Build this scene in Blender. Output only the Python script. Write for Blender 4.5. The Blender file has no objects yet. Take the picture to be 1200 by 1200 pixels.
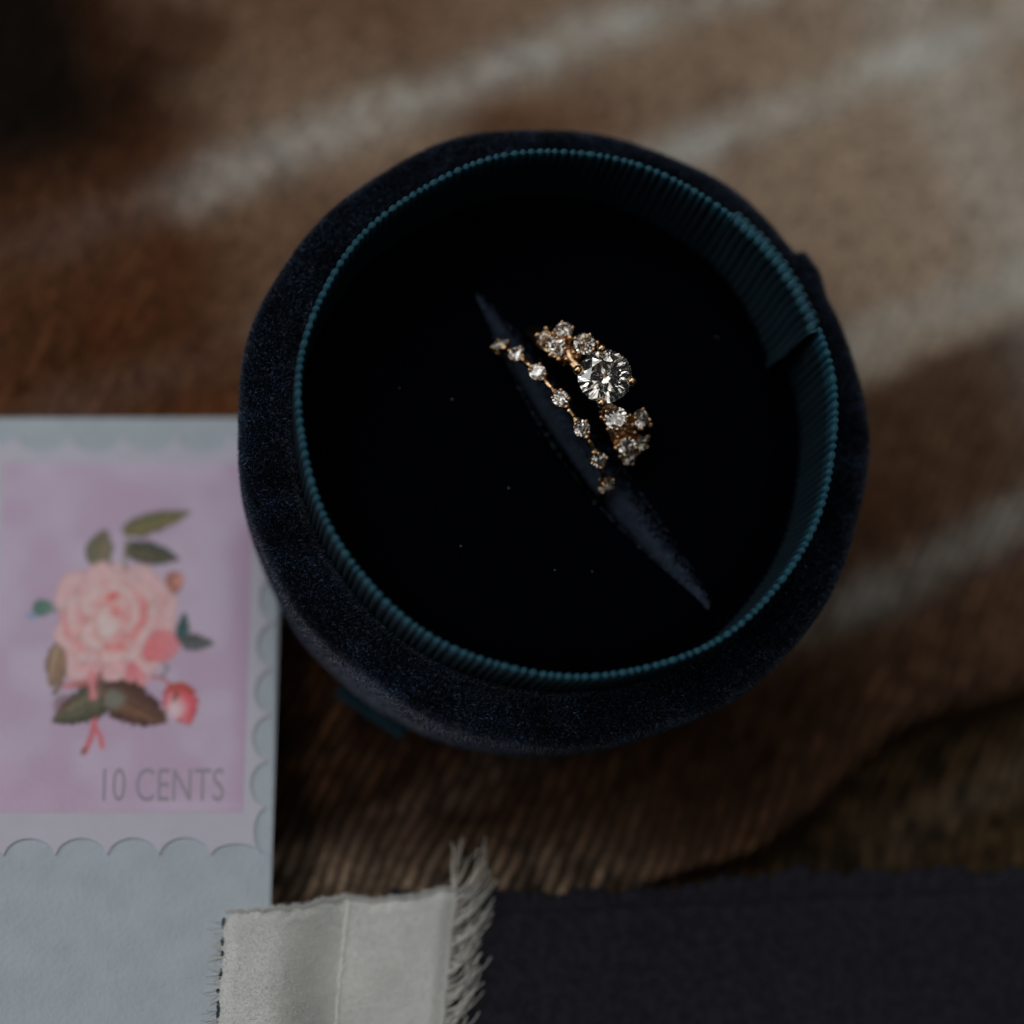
import bpy, bmesh, math
import numpy as np
from mathutils import Vector, Matrix
rng = np.random.default_rng(7)
S = 0.001                                   # everything below is written in millimetres
sc = bpy.context.scene
COL = sc.collection

# ------------------------------------------------------------------ camera
F = 2700.0                                  # focal length in pixels of the 1200 px frame
TAU = math.radians(15)
nh = np.array([-.54, -.84]); nh /= np.linalg.norm(nh)
bk = np.array([math.sin(TAU)*nh[0], math.sin(TAU)*nh[1], math.cos(TAU)])
ax = np.cross([0, 0, 1], bk); ax /= np.linalg.norm(ax)
Kx = np.array([[0, -ax[2], ax[1]], [ax[2], 0, -ax[0]], [-ax[1], ax[0], 0]])
Rm = np.eye(3) + math.sin(TAU)*Kx + (1-math.cos(TAU))*Kx@Kx
rt, up = Rm@np.array([1., 0, 0]), Rm@np.array([0, 1., 0])
def ray(px, py): return rt*(px-600)/F - up*(py-600)/F - bk
CAM = np.array([0, 0, 28.]) - ray(656, 500)*(28*F/375.5)
def P(px, py, z):                           # where the line of sight through a pixel meets height z
    px, py = np.asarray(px, float), np.asarray(py, float)
    r = rt*((px-600)/F)[..., None] - up*((py-600)/F)[..., None] - bk
    return CAM + r*((np.asarray(z, float)-CAM[2])/r[..., 2])[..., None]
cam = bpy.data.cameras.new('camera'); cam.sensor_width = 36; cam.lens = 36*F/1200
cam.clip_start = .005; cam.clip_end = 50
cam.dof.use_dof = True; cam.dof.aperture_fstop = 7.6; cam.dof.aperture_blades = 9
co = bpy.data.objects.new('camera', cam); COL.objects.link(co); sc.camera = co
M = Matrix.Identity(4)
for i in range(3):
    M[i][0], M[i][1], M[i][2], M[i][3] = rt[i], up[i], bk[i], CAM[i]*S
co.matrix_world = M
cam.dof.focus_distance = float((CAM-np.array([0., -4., 31.6]))@bk)*S

# ------------------------------------------------------------------ light: one big soft window, dim room
world = bpy.data.worlds.new('World'); sc.world = world; world.use_nodes = True
bg = world.node_tree.nodes['Background']; bg.inputs[0].default_value = (.75, .86, 1, 1); bg.inputs[1].default_value = .014
def area(name, loc, size, power, col, aim=(0, 0, 10)):
    l = bpy.data.lights.new(name, 'AREA'); l.shape = 'RECTANGLE'; l.size, l.size_y = size[0]*S, size[1]*S
    l.energy = power; l.color = col
    o = bpy.data.objects.new(name, l); COL.objects.link(o)
    o.location = Vector(loc)*S
    o.rotation_euler = (Vector(aim)-Vector(loc)).to_track_quat('-Z', 'Y').to_euler()
wc, wn = Vector((-330, 400, 760)), None          # a window of six panes, high on the upper left
wq = (Vector((0, 0, 10))-wc).to_track_quat('-Z', 'Y')
for i in range(3):
    for j in range(2):
        p = wc + wq @ Vector(((i-1)*290, (j-.5)*350, 0)); area('window_pane_light', p, (240, 300), .56, (1, .985, .965), p-wc)
area('side_window_light', (-650, 30, 320), (300, 360), .85, (.93, .96, 1))              # weaker second window, low on the left
for p in ((520, 260, 480), (230, -300, 760), (120, 640, 380), (-200, -220, 780), (420, -60, 760)):      # small added lights, unseen, to sparkle in the stones
    area('sparkle_light', p, (46, 46), .042, (1, .93, .84))
for p in ((-150, -330, 900), (260, -120, 950), (60, 210, 980), (420, 330, 800), (-420, -60, 820), (130, -520, 700)):   # added unseen overhead lights that brighten the stones
    area('stone_fill_light', p, (210, 150), .125, (1, .97, .93))
sc.view_settings.view_transform = 'Standard'; sc.view_settings.look = 'None'
sc.view_settings.exposure = -.12; sc.view_settings.gamma = 1
sc.cycles.use_denoising = True
sc.cycles.max_bounces = 20; sc.cycles.transmission_bounces = 18; sc.cycles.glossy_bounces = 8; sc.cycles.diffuse_bounces = 3
sc.cycles.caustics_refractive = False; sc.cycles.caustics_reflective = False
sc.cycles.sample_clamp_indirect = 6

# ------------------------------------------------------------------ helpers
def srgb(r, g, b, k=1.0):
    f = lambda c: (c/12.92 if c <= .04045 else ((c+.055)/1.055)**2.4)
    return tuple(min(.95, f(c/255)*k) for c in (r, g, b))
def mat(name, col=(.5, .5, .5), rough=.6, metal=0, spec=.5, sheen=0, stint=(1, 1, 1), srough=.3, attr=False,
        noise=None, bump=None, ior=None):
    m = bpy.data.materials.new(name); m.use_nodes = True
    nt = m.node_tree; b = nt.nodes['Principled BSDF']
    I = b.inputs
    I['Base Color'].default_value = (*col, 1); I['Roughness'].default_value = rough; I['Metallic'].default_value = metal
    I['Specular IOR Level'].default_value = spec
    I['Sheen Weight'].default_value = sheen; I['Sheen Tint'].default_value = (*stint, 1); I['Sheen Roughness'].default_value = srough
    src = None
    if attr:
        a = nt.nodes.new('ShaderNodeVertexColor'); a.layer_name = 'Col'; src = a.outputs['Color']
    if noise:                                # (scale per mm, low, high)
        tc = nt.nodes.new('ShaderNodeTexCoord'); n = nt.nodes.new('ShaderNodeTexNoise')
        n.inputs['Scale'].default_value = noise[0]/S; n.inputs['Detail'].default_value = 5
        nt.links.new(tc.outputs['Object'], n.inputs['Vector'])
        mr = nt.nodes.new('ShaderNodeMapRange'); mr.inputs['From Min'].default_value = .3; mr.inputs['From Max'].default_value = .7
        mr.inputs['To Min'].default_value = noise[1]; mr.inputs['To Max'].default_value = noise[2]
        nt.links.new(n.outputs['Fac'], mr.inputs['Value'])
        mx = nt.nodes.new('ShaderNodeMix'); mx.data_type = 'RGBA'; mx.blend_type = 'MULTIPLY'; mx.inputs[0].default_value = 1
        if src: nt.links.new(src, mx.inputs[6])
        else: mx.inputs[6].default_value = (*col, 1)
        nt.links.new(mr.outputs['Result'], mx.inputs[7]); src = mx.outputs[2]
    if bump:                                 # (scale per mm, strength, distance mm)
        tc = nt.nodes.new('ShaderNodeTexCoord'); n = nt.nodes.new('ShaderNodeTexNoise')
        n.inputs['Scale'].default_value = bump[0]/S; n.inputs['Detail'].default_value = 4
        nt.links.new(tc.outputs['Object'], n.inputs['Vector'])
        bp = nt.nodes.new('ShaderNodeBump'); bp.inputs['Strength'].default_value = bump[1]; bp.inputs['Distance'].default_value = bump[2]*S
        nt.links.new(n.outputs['Fac'], bp.inputs['Height']); nt.links.new(bp.outputs['Normal'], I['Normal'])
    if src: nt.links.new(src, I['Base Color'])
    return m
def link(name, me, m=None, parent=None, kind=None):
    o = bpy.data.objects.new(name, me); COL.objects.link(o)
    if m and me: me.materials.append(m)
    if parent: o.parent = parent
    if kind: o['kind'] = kind
    return o
def mesh(name, V, Fs, m=None, parent=None, kind=None, smooth=True, cols=None):
    me = bpy.data.meshes.new(name)
    V = np.asarray(V, float)*S
    if isinstance(Fs, np.ndarray):
        k = Fs.shape[1]
        me.vertices.add(len(V)); me.vertices.foreach_set('co', V.ravel().astype(np.float32))
        me.loops.add(Fs.size); me.loops.foreach_set('vertex_index', Fs.ravel().astype(np.int32))
        me.polygons.add(len(Fs)); me.polygons.foreach_set('loop_start', np.arange(0, Fs.size, k, dtype=np.int32))
        me.update(calc_edges=True)
    else:
        me.from_pydata([tuple(v) for v in V], [], [tuple(f) for f in Fs]); me.update()
    if smooth: me.polygons.foreach_set('use_smooth', np.ones(len(me.polygons), bool))
    if cols is not None:
        c = me.color_attributes.new('Col', 'FLOAT_COLOR', 'POINT')
        cc = np.ones((len(V), 4), np.float32); cc[:, :3] = cols; c.data.foreach_set('color', cc.ravel())
    return link(name, me, m, parent, kind)
def grid_faces(nu, nv, wrap_u=False, wrap_v=False):   # vertex index = iu*nv+iv
    a = np.arange(nu if wrap_u else nu-1); b = np.arange(nv if wrap_v else nv-1)
    A, B = np.meshgrid(a, b, indexing='ij'); A2, B2 = (A+1) % nu, (B+1) % nv
    return np.stack([A*nv+B, A2*nv+B, A2*nv+B2, A*nv+B2], -1).reshape(-1, 4)
def thing(name, loc, label, cat, group=None):
    o = link(name, None); o.location = Vector(loc)*S; o['label'] = label; o['category'] = cat
    if group: o['group'] = group
    return o
def under(o, root):                          # parent keeping world place (roots carry a location only)
    o.parent = root; o.matrix_parent_inverse = Matrix.Translation(-root.location); return o
def unit(v): return v/np.maximum(np.linalg.norm(v, axis=-1, keepdims=True), 1e-9)
def fibers(name, R, D, L, W, m, parent=None, cols=None, segs=1, bend=.5):
    n = len(R); L = np.broadcast_to(L, n); W = np.broadcast_to(W, n)
    side = unit(np.cross(D, rng.normal(size=(n, 3))))
    curl = unit(np.cross(D, side) + .3*rng.normal(size=(n, 3)))
    rows = []; nr = segs
    for k in range(nr):
        f = k/segs; c = R + D*(L*f)[:, None] + curl*(L*bend*f*f)[:, None]; w = (W*(1-.6*f)/2)[:, None]
        rows += [c-side*w, c+side*w]
    rows.append(R + D*L[:, None] + curl*(L*bend)[:, None])
    V = np.stack(rows, 1); k = V.shape[1]; base = (np.arange(n)*k)[:, None]
    tri = []
    for j in range(nr-1): tri += [[2*j, 2*j+1, 2*j+3], [2*j, 2*j+3, 2*j+2]]
    tri.append([2*nr-2, 2*nr-1, 2*nr])
    T = (base[:, None, :] + np.array(tri)[None]).reshape(-1, 3)
    cc = np.repeat(cols, k, 0) if cols is not None else None
    return mesh(name, V.reshape(-1, 3), T, m, parent, 'stuff', False, cc)
def vnoise(x, y, s, seed=0):                 # smooth value noise 0..1
    r = np.random.default_rng(seed).random((128, 128))
    x, y = np.asarray(x)/s+1000, np.asarray(y)/s+1000
    ix, iy = np.floor(x).astype(int), np.floor(y).astype(int); fx, fy = x-ix, y-iy
    fx, fy = fx*fx*(3-2*fx), fy*fy*(3-2*fy)
    g = lambda a, b: r[a % 128, b % 128]
    return (g(ix, iy)*(1-fx)+g(ix+1, iy)*fx)*(1-fy)+(g(ix, iy+1)*(1-fx)+g(ix+1, iy+1)*fx)*fy
def ss(a, b, x):
    t = np.clip((np.asarray(x, float)-a)/(b-a), 0, 1); return t*t*(3-2*t)
def lathe(name, prof, n, m, parent=None, mod=None, smooth=True):
    prof = np.array(prof, float); th = np.linspace(0, 2*np.pi, n, endpoint=False)
    T, I = np.meshgrid(th, np.arange(len(prof)), indexing='ij')
    r, z = prof[I, 0].copy(), prof[I, 1].copy()
    if mod is not None: r, z = mod(T, r, z)
    V = np.stack([r*np.cos(T), r*np.sin(T), z], -1).reshape(-1, 3)
    return mesh(name, V, grid_faces(n, len(prof), True), m, parent, None, smooth)
def tube(path, rad, n=8):                    # closed-end tube along a path, radius per point
    path = np.asarray(path, float); rad = np.broadcast_to(rad, len(path))
    t = unit(np.gradient(path, axis=0)); ref = np.array([.31, .17, .93]); V = []
    a = unit(np.cross(t, ref)); b = np.cross(t, a); ph = np.linspace(0, 2*np.pi, n, endpoint=False)
    V = (path[:, None] + (a[:, None]*np.cos(ph)[None, :, None] + b[:, None]*np.sin(ph)[None, :, None])*rad[:, None, None]).reshape(-1, 3)
    Fs = [tuple(f) for f in grid_faces(len(path), n, False, True)]
    k = len(V); V = np.vstack([V, path[0], path[-1]])
    for j in range(n):
        Fs.append((k, (j+1) % n, j)); Fs.append((k+1, k-n+j, k-n+(j+1) % n))
    return V, Fs
def ball(c, r, n=10):
    th = np.linspace(0, np.pi, 7)[1:-1]; ph = np.linspace(0, 2*np.pi, n, endpoint=False)
    V = [(0, 0, 1)]+[(math.sin(t)*math.cos(p), math.sin(t)*math.sin(p), math.cos(t)) for t in th for p in ph]+[(0, 0, -1)]
    Fs = []; k = len(V)-1
    for j in range(n):
        Fs.append((0, 1+j, 1+(j+1) % n)); Fs.append((k, k-n+(j+1) % n, k-n+j))
        for i in range(4):
            a, b = 1+i*n+j, 1+i*n+(j+1) % n; Fs.append((a, a+n, b+n, b))
    return np.array(V)*r+np.asarray(c, float), Fs
def merge(parts):
    VV, FF, k = [], [], 0
    for V, Fs in parts:
        VV.append(V); FF += [tuple(int(i)+k for i in f) for f in Fs]; k += len(V)
    return np.vstack(VV), FF

# ------------------------------------------------------------------ materials
m_velvet = mat('navy velvet ground', (.0016, .002, .0035), 1, spec=0, sheen=1.0, stint=(.76, .78, 1), srough=.3, noise=(5, .5, 1.5), bump=(7, .8, .15))
m_pile = mat('navy velvet pile', rough=.4, spec=.5, attr=True)
m_cush = mat('navy cushion velvet', (.0012, .0015, .003), 1, spec=0, sheen=.07, stint=(.3, .42, .75), srough=.12)
m_litpile = mat('lit slot pile', (.08, .115, .18), .5, spec=.25)  # far paler than the cushion: lit sheen of the slot put into the colour
m_tealdark = mat('dark teal ribbon', (.008, .04, .058), .6, spec=.3)
m_teal = mat('teal grosgrain', rough=.6, spec=.3, attr=True, noise=(9, .5, 1.5), bump=(14, .5, .05))
m_gold = mat('yellow gold', (.71, .475, .275), .22, metal=1)
m_blank = mat('wool blanket', rough=.95, spec=.15, attr=True, noise=(1.3, .6, 1.35), sheen=0, srough=.5, bump=(2.2, .5, .3))
m_fuzz = mat('wool fuzz', rough=.9, spec=.15, attr=True)
m_env = mat('pale blue grey paper', (.51, .58, .645), .85, spec=.25, noise=(.35, .94, 1.05), bump=(2.2, .5, .16))
m_stamp = mat('white stamp paper', (.63, .615, .715), .7, spec=.3, noise=(.6, .97, 1.02))
m_print = mat('stamp print', rough=.65, spec=.3, attr=True, noise=(3, .97, 1.03))
m_ink = mat('grey ink', (.41, .35, .45), .7)
m_ivory = mat('ivory velvet', (.76, .77, .75), .95, spec=.1, sheen=.4, srough=.4, noise=(.16, .86, 1.1))
m_ipile = mat('ivory pile', (.93, .94, .92), .7, spec=.3)
m_thread = mat('ivory thread', (.76, .75, .69), .6, spec=.4, noise=(4, .8, 1.1))
m_navy = mat('navy handmade paper', (.0115, .012, .02), .8, spec=.28, noise=(1.1, .6, 1.45), bump=(4, .9, .25))
m_fleck = mat('dark paper fleck', (.004, .004, .007), .8)
m_dust = mat('dust', (.35, .36, .38), .8)
m_dia = bpy.data.materials.new('diamond'); m_dia.use_nodes = True
_n = m_dia.node_tree; _n.nodes.remove(_n.nodes['Principled BSDF'])
_g = _n.nodes.new('ShaderNodeBsdfGlass'); _g.inputs['IOR'].default_value = 2.42; _g.inputs['Roughness'].default_value = 0; _g.inputs['Color'].default_value = (.99, .985, .97, 1)
_n.links.new(_g.outputs[0], _n.nodes['Material Output'].inputs['Surface'])

# ------------------------------------------------------------------ blanket (the surface everything lies on)
ang = math.radians(25); A1 = np.array([math.cos(ang), math.sin(ang)]); A2 = np.array([-math.sin(ang), math.cos(ang)])
fa, fb = P(830, 1012, 6)[:2], P(1200, 800, 3)[:2]; fd = (fb-fa)/np.linalg.norm(fb-fa); fn = np.array([fd[1], -fd[0]])  # fn points to the lower right
e0 = P(329, 800, 8)[0]
ZE = 4.0
def zE(y): return ZE+.2*(7-np.asarray(y, float))          # the envelope leans up towards the near side
def PE(px, py, dz=0):                                      # pixel -> point on the envelope's plane (lifted by dz)
    px, py = np.asarray(px, float), np.asarray(py, float)
    r = rt*((px-600)/F)[..., None] - up*((py-600)/F)[..., None] - bk
    t = (ZE+dz+.2*7-.2*CAM[1]-CAM[2])/(r[..., 2]+.2*r[..., 1]); return CAM+r*t[..., None]
def bl_step(x, y): return (x-fa[0])*fn[0]+(y-fa[1])*fn[1] + 1.2*np.sin(x*.21)+.8*(vnoise(x, y, 7, 3)-.5)
def bl_height(x, y):
    z = 1.0 + 1.6*(vnoise(x, y, 45, 1)-.5) + .8*(vnoise(x, y, 17, 2)-.5)
    z -= 5*ss(25, 75, y)                                  # sinks away behind the box
    z += 8.5*ss(-24, -48, y)
    st = bl_step(x, y); along = (x-fa[0])*fd[0]+(y-fa[1])*fd[1]
    amt = ss(-22, 10, along)
    z += amt*(1.6*np.exp(-((st+2.2)/2.4)**2) - 5.5*ss(-.5, .9, st) + 3.2*ss(2, 14, st))
    r = np.hypot(x, y); z = z + (4.0-z)*ss(24, 20, r)       # pressed flat under the box
    gap = np.exp(-((x-(e0+1.2))/1.5)**2)*ss(-62, -45, y)*ss(10, 0, y)*ss(21, 25, r)
    z = z-2.5*gap
    env = ss(e0+.3, e0-1, x)*ss(9, 5, y); z = z*(1-env)+np.minimum(z, zE(y)-2.6)*env
    nav = ss(-37, -40, y); z = z*(1-nav)+np.minimum(z, 8.6)*nav
    return z
def bl_rib(x, y):
    d = math.radians(63); q = -x*math.sin(d)+y*math.cos(d); l = x*math.cos(d)+y*math.sin(d)
    q = q + 1.3*(vnoise(x, y, 10, 11)-.5) + .35*(vnoise(x, y, 2.0, 15)-.5)
    ph = q/1.25
    return (.5+.5*np.cos(2*np.pi*ph))*(.08+.92*vnoise(l+np.floor(ph+.5)*7.7, np.floor(ph+.5)*3.1, 1.9, 12)*ss(.1, .6, .2+vnoise(x, y, 4, 16)))
aA = float(P(235, 215, 0)[:2]@A1); aB = float(P(650, 255, 0)[:2]@A1)
sA = float(P(250, 210, 0)[:2]@A2); sB = float(P(950, 115, 0)[:2]@A2); sC = float(P(1115, 360, 0)[:2]@A2); sD = float(P(1125, 640, 0)[:2]@A2)
def bl_color(x, y):
    wob = 2.0*(vnoise(x, y, 10, 21)-.5)+1.0*(vnoise(x, y, 3.5, 22)-.5)
    a = x*A1[0]+y*A1[1]+wob*1.5; c = x*A2[0]+y*A2[1]+wob*.8
    tau = np.array(srgb(182, 160, 138)); rus = np.array(srgb(100, 58, 30)); dk = np.array(srgb(27, 18, 12)); pale = np.array(srgb(222, 226, 220)); umb = np.array(srgb(124, 90, 66))
    L = lambda p, q, t: p[None]*(1-t[:, None])+q[None]*t[:, None] if p.ndim == 1 else p*(1-t[:, None])+q[None]*t[:, None]
    x0 = x + .35*(y-20)                                    # second set of bands crosses the first
    col = L(tau, umb, .9*vnoise(x, y, 13, 23)*ss(45, 5, x))
    col = L(col, umb*.5, .85*ss(sC-2.5, sC-5, c)); col = L(col, rus, .3*ss(sC-2, sC-6, c))  # umber and rust plaid bands, also darkening the box's shadow side through the dye
    col = L(col, rus, .6*ss(.5, .75, vnoise(x, y, 8, 24))*ss(50, 20, x+y*.3))
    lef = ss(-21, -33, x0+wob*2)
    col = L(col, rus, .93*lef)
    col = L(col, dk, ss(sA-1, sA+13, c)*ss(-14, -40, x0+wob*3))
    col = L(col, umb*.5, .85*ss(-4, -26, y)); col = L(col, tau, .5*np.exp(-((y+38+wob)/4)**2)*ss(20, -5, x))  # near side dyed darker to stand in for box shadow, then a taupe streak
    for s, w, k, lo in ((sA, 2.7, .8, aA), (sB, 2.5, .8, aB), (sC, 2.5, .65, aB), (sD, 2.4, .6, aB), (2*sD-sC, 2.2, .4, aB)):
        t = np.exp(-(np.abs(c-s)/w)**2.2)*k*(.1+.9*ss(lo-9, lo+9, a))*(.6+.55*vnoise(x, y, 5, 27))*(.45+.55*vnoise(x, y, 2.2, 25))*(.75+.35*vnoise(x, y, 9, 26))
        col = L(col, pale, t)
    col = L(col, pale, .35*np.exp(-((x0-58)/7)**2))
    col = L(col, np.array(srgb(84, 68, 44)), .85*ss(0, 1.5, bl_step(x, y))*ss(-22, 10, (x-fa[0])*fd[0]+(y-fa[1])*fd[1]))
    return col
fine = np.arange(-68, 68, .36)
gx = np.concatenate([np.arange(-215, -68, 2.2), fine, np.arange(68, 175, 2.2)])
gy = np.concatenate([np.arange(-165, -68, 2.2), fine, np.arange(68, 170, 2.2)])
X, Y = np.meshgrid(gx, gy, indexing='ij'); X, Y = X.ravel(), Y.ravel()
rib = bl_rib(X, Y)
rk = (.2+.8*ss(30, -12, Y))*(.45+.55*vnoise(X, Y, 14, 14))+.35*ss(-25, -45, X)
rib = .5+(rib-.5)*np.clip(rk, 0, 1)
Z = bl_height(X, Y) + .8*(rib-.5) + .35*(vnoise(X, Y, .9, 13)-.5)
inn = (np.hypot(X, Y) < 24.5); Z[inn] = np.minimum(Z[inn], 3.95)
e_in = (X < e0+.4) & (Y < 9) ; Z[e_in] = np.minimum(Z[e_in], zE(Y[e_in])-2.0)
n_in = (Y < -39); Z[n_in] = np.minimum(Z[n_in], 9.0)
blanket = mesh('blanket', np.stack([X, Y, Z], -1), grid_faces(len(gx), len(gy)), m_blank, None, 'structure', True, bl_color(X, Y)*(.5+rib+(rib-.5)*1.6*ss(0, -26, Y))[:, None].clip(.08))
nf = 70000
x, y = rng.uniform(-62, 62, nf), rng.uniform(-56, 64, nf)
keep = (np.hypot(x, y) > 25.5) & ~((x < e0+.3) & (y < 9)) & ~(y < -40)
x, y = x[keep], y[keep]; nf = len(x)
d = unit(np.stack([.45+.7*rng.normal(size=nf), .9+.7*rng.normal(size=nf), .25+.3*np.abs(rng.normal(size=nf))], -1))
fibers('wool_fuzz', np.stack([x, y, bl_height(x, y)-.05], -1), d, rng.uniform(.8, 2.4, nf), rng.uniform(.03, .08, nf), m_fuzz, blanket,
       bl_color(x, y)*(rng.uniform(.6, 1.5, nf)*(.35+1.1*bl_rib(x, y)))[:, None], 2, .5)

# ------------------------------------------------------------------ ring box
ZL, ZR, ZP = 28.0, 34.5, 25.3               # velvet ledge, ribbon rim, cushion
box = thing('ring_box', (0, 0, 4.1), 'round navy velvet ring box with teal ribbed ribbon rim, open', 'ring box')
seam = math.atan2(*P(945, 300, ZL)[1::-1])
def bump(T):                                 # where the velvet cover laps over itself
    dth = (T-seam+np.pi) % (2*np.pi)-np.pi
    return .75*ss(.035, .012, dth)*ss(-.16, -.05, dth)
prof = [(23.0, 25.2), (23.3, 26.6), (23.55, 27.3), (24.1, 27.75), (25.2, 28.0), (26.5, 27.98), (27.3, 27.8), (27.72, 27.45), (27.85, 26.9), (27.85, 24.5),
        (27.6, 20), (27.1, 15), (26.5, 9), (26.0, 5.8), (25.7, 4.6), (25, 4.12), (14, 4.1), (.01, 4.1)]
def shell_mod(T, r, z):
    w = bump(T)*ss(25, 27.5, r)*(z > 6)
    n = .12*np.sin(T*7+1)+.1*np.sin(T*13+2)
    return r+w+n*ss(25, 27, r)*(z > 6), z+.25*bump(T)*ss(25, 26.5, r)*(z > 20)
shell = under(lathe('shell', prof, 360, m_velvet, mod=shell_mod), box)
pr_ = np.array(prof[:14]); dl = np.linalg.norm(np.diff(pr_, axis=0), axis=1)
def pile(name, seg_w, n, L, lean, parent, wid):
    w = np.array(seg_w, float)*dl; k = rng.choice(len(dl), n, p=w/w.sum()); f = rng.random(n)
    r = pr_[k, 0]*(1-f)+pr_[k+1, 0]*f; z = pr_[k, 1]*(1-f)+pr_[k+1, 1]*f
    tg = pr_[k+1]-pr_[k]; nr = np.stack([-tg[:, 1], tg[:, 0]], -1); nr = unit(nr)
    T = rng.uniform(0, 2*np.pi, n)
    r, z = shell_mod(T, r, z)
    er = np.stack([np.cos(T), np.sin(T), 0*T], -1); et = np.stack([-np.sin(T), np.cos(T), 0*T], -1)
    D = unit(er*nr[:, :1]+np.array([0, 0, 1.])*nr[:, 1:]+lean*rng.normal(size=(n, 3))+et*1.1*(vnoise(r*np.cos(T), r*np.sin(T), 3, 31)[:, None]-.5))
    R = er*r[:, None]+np.array([0, 0, 1.])*z[:, None]
    return under(fibers(name, R, D, L*rng.uniform(.6, 1.3, n), wid, m_pile, None, np.array([.012, .022, .04])[None]*(rng.lognormal(-.35, 1.3, n).clip(0, 10)*(.35+1.4*vnoise(R[:, 0]*1.6, R[:, 1]*1.6, 4, 33)))[:, None], 1, .35), shell)
pile('velvet_pile', [0, 1, 1, 1.2, 1.2, 1.3, 1.6, 1.6, .3, .2, .15, .12, .1], 330000, .3, .42, shell, .042)
# teal ribbon collar: a ribbed ribbon folded over the rim
NR = 192
t0 = math.atan2(*P(868, 250, ZR)[1::-1]); t1 = math.atan2(*P(957, 385, ZR)[1::-1])   # lapped end runs clockwise t0 -> t1
cp = [(23.3, 26.0), (23.36, 29), (23.4, 32), (23.4, 33.8), (23.34, 34.25), (23.2, 34.5), (23.04, 34.4), (22.88, 34.5), (22.74, 34.25), (22.68, 33.8), (22.66, 32), (22.6, 28), (22.55, 24.2), (22.5, 18)]
cp = np.array(cp); nT = NR*10
cn = unit(np.stack([np.gradient(cp[:, 1]), -np.gradient(cp[:, 0])], -1))             # profile normals (outward from the fold)
T, I = np.meshgrid(np.linspace(0, 2*np.pi, nT, endpoint=False), np.arange(len(cp)), indexing='ij')
cn[:, :] *= np.where((cn*(cp-np.array([23.03, 30]))).sum(1) < 0, -1, 1)[:, None]
jit = .1*np.sin(T*23)+.08*np.sin(T*61+1)
wv = .5+.5*np.cos(NR*T+jit*7+.5*np.sin((cp[I, 1]-26)*.5)); wv = np.abs(np.cos((NR*T+jit*7+.5*np.sin((cp[I, 1]-26)*.5))/2))**.6
amp = .32*(wv-1)*(1+.3*np.sin(T*37)*np.sin(T*5.3))
r = cp[I, 0]+cn[I, 0]*amp; z = cp[I, 1]+cn[I, 1]*amp
z = z + ss(30, 34, z)*(.18*np.sin(T*3+1)+.1*np.sin(T*8))
r = r + .1*np.sin(T*5)+.06*np.sin(T*11)
V = np.stack([r*np.cos(T), r*np.sin(T), z], -1).reshape(-1, 3)
WALL_SHADED, EDGE = np.array([.0055, .017, .026]), np.array([.013, .08, .118])     # one ribbon: shaded wall painted darker, lit fold painted brighter
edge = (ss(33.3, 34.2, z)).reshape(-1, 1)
collar = under(mesh('ribbon_collar', V, grid_faces(nT, len(cp), True), m_teal, None, None, True, WALL_SHADED*(1-edge)+EDGE*edge), box)
# lapped ribbon end inside the collar
nu, nv = 230, 16
U, Vv = np.meshgrid(np.linspace(0, 1, nu), np.linspace(0, 1, nv), indexing='ij')
th = t0+(t1-t0)*(U*1.06-.03)
zt = 34.75+.15*np.sin(U*5); zz = zt-(9.2)*np.clip((Vv-.12)/.88, 0, 1)+.0
inward = .2+1.5*ss(.15, 1, Vv)*(.3+.7*U)+.3*ss(.9, 1, U)
rr = 23.0-inward
over = np.clip((.12-Vv)/.12, 0, 1); rr = rr+over*.6; zz = zz-.35*over**2
ribw = .5+.5*np.cos(2*np.pi*(U*15.5+.28*np.sin(Vv*5.5)*(.5+U)))
rr = rr-.24*ribw**.7+.05*np.sin(U*30)
V = np.stack([rr*np.cos(th), rr*np.sin(th), zz], -1).reshape(-1, 3)
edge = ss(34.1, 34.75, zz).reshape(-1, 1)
lap = mesh('ribbon_lap', V, grid_faces(nu, nv), m_teal, None, None, True, WALL_SHADED*(1-edge)+EDGE*edge)
lap.modifiers.new('thick', 'SOLIDIFY').thickness = .0003
under(lap, collar)
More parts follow.
